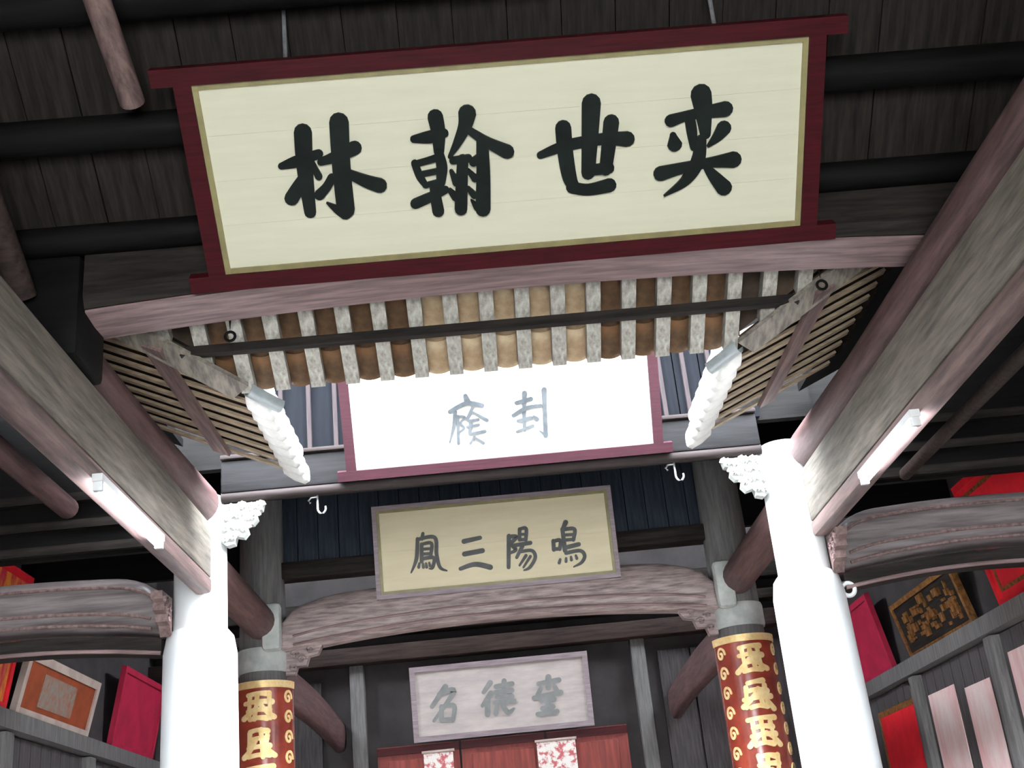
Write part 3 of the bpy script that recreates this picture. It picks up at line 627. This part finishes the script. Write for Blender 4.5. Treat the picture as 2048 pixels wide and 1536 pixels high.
# ------------------------------------------------------------------ back wall: red doors, scrolls, beams, posts
for i, (xa, xb) in enumerate(((-1.2, -.42), (-.4, .4), (.42, 1.2))):
    d = struct(box('door_%d' % (i+1), 'doorred', (xa, xb, 11.93, 11.99, .05, 2.93)))
    for z in (.3, 1.2, 2.05): box('door_panel', 'doorred', (xa+.1, xb-.1, 11.91, 11.93, z, z+.75), d, bev=.008)
    box('door_rail', 'redfr', (xa, xb, 11.9, 11.93, 2.85, 2.92), d)
for xa, xb, s in ((-.76, -.48, 'with a reddish top'), (.32, .69, 'with a pale top')):
    sr = thing('paper_scroll', ((xa+xb)/2, 11.88, .9), 'red and white paper scroll on the red doors '+s, 'scroll', 'paper scrolls on the doors')
    box('sheet', 'scroll', (xa, xb, 11.885, 11.892, .9, 2.84), sr)
    MB().tube([(xa-.015, 11.885, 2.845), (xa+.3*(xb-xa), 11.885, 2.846), (xb+.015, 11.885, 2.845)], .014, 10).build('roller', 'framewood', sr, smooth=True)
for z, h_, l in ((3.72, .16, 'thick'), (3.98, .1, 'slim'), (4.2, .14, 'topmost')):
    tag(box('back_beam', 'umber' if z < 3.9 else 'dark_x', (WXL, WXR, 11.75, 11.93, z, z+h_), bev=.01), l+' horizontal beam on the back wall above the faded plaque', 'beam', 'horizontal back wall beams')
for i in range(20):
    x = -3.2+i*.33
    if -1.6 < x < 1.6: continue
    box('wall_board', 'wall', (x-.155, x+.155, 11.95, 11.998, .05, 3.6), wb)
for x, l in ((-1.36, 'framed picture'), (1.4, 'red board')):
    tag(box('door_post', 'greywood', (x-.07, x+.07, 11.86, 11.99, 0, 3.72), bev=.012), 'grey post beside the red doors on the '+l+' side', 'post', 'posts of the red doors')

# ------------------------------------------------------------------ side walls: rails, posts, leaning boards, papers
def leaning(name, wx, sgn, y0, y1, z0, h, lean, label, mpanel, mframe, fw, depth=.03, extra=None, cat='board'):
    """board standing on the wall rail; sgn = direction into the room"""
    B = Vector((wx+sgn*.06, 0, z0)); V = Vector((sgn*sin(lean), 0, cos(lean))); N = Vector((sgn*cos(lean), 0, -sin(lean)))
    root = thing(name, (B.x, (y0+y1)/2, z0), label, cat)
    def slab(nm, m, u0, u1, v0, v1, n0, n1):
        mb = MB(); mb.add([B+Vector((0, u, 0))+V*v+N*n for n in (n0, n1) for v in (v0, v1) for u in (u0, u1)], [[0,2,3,1],[4,5,7,6],[0,1,5,4],[2,6,7,3],[0,4,6,2],[1,3,7,5]])
        return mb.build(nm, m, root)
    slab('panel', mpanel, y0+fw, y1-fw, fw, h-fw, -depth, 0)
    slab('frame_stile', mframe, y0, y0+fw, 0, h, -depth, .015); slab('frame_stile', mframe, y1-fw, y1, 0, h, -depth, .015)
    slab('frame_rail', mframe, y0+fw, y1-fw, 0, fw, -depth, .015); slab('frame_rail', mframe, y0+fw, y1-fw, h-fw, h, -depth, .015)
    if extra: extra(slab)
    return root
RZ = 3.0
for wx, sgn, wv, s in ((WXL, 1, wl, 'left'), (WXR, -1, wr, 'right')):
    tr = struct(box('trim_%d' % (1 if sgn > 0 else 2), 'greywood', (min(wx, wx+sgn*.12), max(wx, wx+sgn*.12), 6.55, YB-.02, RZ-.13, RZ-.01)))
    y = 6.6
    while y < 11.8:                                   # planks below the rail
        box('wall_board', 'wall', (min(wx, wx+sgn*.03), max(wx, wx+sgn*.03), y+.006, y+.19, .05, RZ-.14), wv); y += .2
    for y in (6.7, 8.25, 9.95, 11.5):
        tag(box('wall_post', 'greywood', (min(wx, wx+sgn*.1), max(wx, wx+sgn*.1), y-.07, y+.07, 0, RZ-.14), bev=.01),
            {6.7:'first', 8.25:'second', 9.95:'third', 11.5:'last'}[y]+' grey wall post counted from the curved aisle beam, '+('framed picture' if sgn > 0 else 'red board')+' side', 'post', 'grey wall posts')
def green(slab): slab('print', 'greenprint', 8.72, 9.4, .1, .33, 0, .004)
def goldedge(slab):
    for a, b, c, d in ((6.79, 6.82, .09, .77), (7.83, 7.86, .09, .77), (6.82, 7.83, .09, .115), (6.82, 7.83, .745, .77)): slab('gold_line', 'carvegold', a, b, c, d, 0, .004)
def carv(slab):
    rr = random.Random(2)
    for q in range(60):
        y, z, a, b = rr.uniform(8.55, 9.72), rr.uniform(.07, .33), rr.uniform(.02, .12), rr.uniform(.015, .07)
        slab('carving', 'carvegold', y, y+a, z, z+b, 0, .006+.0004*q)
leaning('framed_picture', WXL, 1, 8.35, 9.85, RZ-.01, .44, radians(13), 'brown framed picture with a pale wood frame leaning on the wall rail', 'orange', 'framewood', .06, extra=green, cat='picture')
leaning('crimson_board', WXL, 1, 10.45, 11.7, RZ-.01, .68, radians(10), 'plain crimson board leaning beyond the framed picture', 'crimson', 'crimson', .05)
leaning('red_yellow_board', WXL, 1, 7.1, 8.2, RZ-.01, .9, radians(9), 'red and yellow patterned board leaning before the framed picture', 'redgold', 'red', .05)
leaning('red_board', WXR, -1, 6.7, 7.95, RZ-.01, .86, radians(9), 'bright red board with thin gold border leaning behind the curved aisle beam', 'red', 'red', .05, extra=goldedge)
leaning('carved_gold_board', WXR, -1, 8.45, 9.9, RZ-.01, .45, radians(12), 'dark brown board with tarnished gold carving leaning on the wall rail', 'dark_y', 'carvegold', .04, extra=carv)
leaning('crimson_board', WXR, -1, 10.4, 11.7, RZ-.01, .68, radians(10), 'plain crimson board leaning beyond the carved gold board', 'crimson', 'crimson', .05)
# papers pasted on the right wall
def paper(name, wx, sgn, y0, y1, z0, z1, m, label, group=None, border=None):
    r_ = thing(name, (wx+sgn*.035, (y0+y1)/2, z0), label, 'poster', group)
    a, b = sorted((wx+sgn*.034, wx+sgn*.04)); box('sheet', m, (a, b, y0, y1, z0, z1), r_)
    if border:
        a, b = sorted((wx+sgn*.04, wx+sgn*.043))
        for q in ((y0, y0+.05, z0, z1), (y1-.05, y1, z0, z1), (y0+.05, y1-.05, z1-.05, z1), (y0+.05, y1-.05, z0, z0+.05)): box('border', border, (a, b, *q), r_)
paper('red_poster', WXR, -1, 10.1, 11.2, 1.2, 2.72, 'red', 'red poster with an ochre border pasted on the wall', border='carvegold')
paper('pink_paper', WXR, -1, 9.2, 9.8, 1.0, 2.68, 'pinkpaper', 'faded pink paper strip on the wall beside the red poster', 'pink papers on the wall')
paper('pink_paper', WXR, -1, 8.5, 9.0, 1.0, 2.62, 'pinkpaper', 'faded pink paper strip on the wall below the carved gold board', 'pink papers on the wall')
paper('pink_paper', WXR, -1, 7.2, 8.1, 1.0, 2.72, 'pinkpaper', 'wide faded pink sheet on the wall below the bright red board', 'pink papers on the wall')
paper('pink_paper', WXL, 1, 7.2, 8.1, 1.0, 2.66, 'pinkpaper', 'wide faded pink sheet on the wall below the red and yellow board', 'pink papers on the wall')
paper('pink_paper', WXL, 1, 8.5, 9.6, 1.0, 2.45, 'pinkpaper', 'pale pink sheet on the wall below the framed picture', 'pink papers on the wall')

# ------------------------------------------------------------------ struts in the dark roof
tag(MB().tube([onY(265, 205, 3.58), onY(170, -70, 3.08)], .045, 16).build('roof_strut', 'brown_y', smooth=True), 'inclined round strut with a worn stripe above the corner of the big plaque', 'strut')
tag(MB().tube([(-1.64, 4.02, 3.8), (-1.7, 3.62, 4.2)], [.05, .05], 16).build('roof_strut', 'umber', smooth=True), 'grey inclined strut rising from the cross beam over the framed picture aisle', 'strut')
mbx = MB(); mbx.loft([[(1.98, 3.98, 3.78), (2.5, 3.98, 3.78), (2.5, 4.06, 3.78), (1.98, 4.06, 3.78)], [(2.16, 3.9, 4.12), (2.42, 3.9, 4.12), (2.42, 3.98, 4.12), (2.16, 3.98, 4.12)]])
tag(mbx.build('roof_block', 'dark_z'), 'wedge shaped brown block on the cross beam over the red board aisle', 'block')
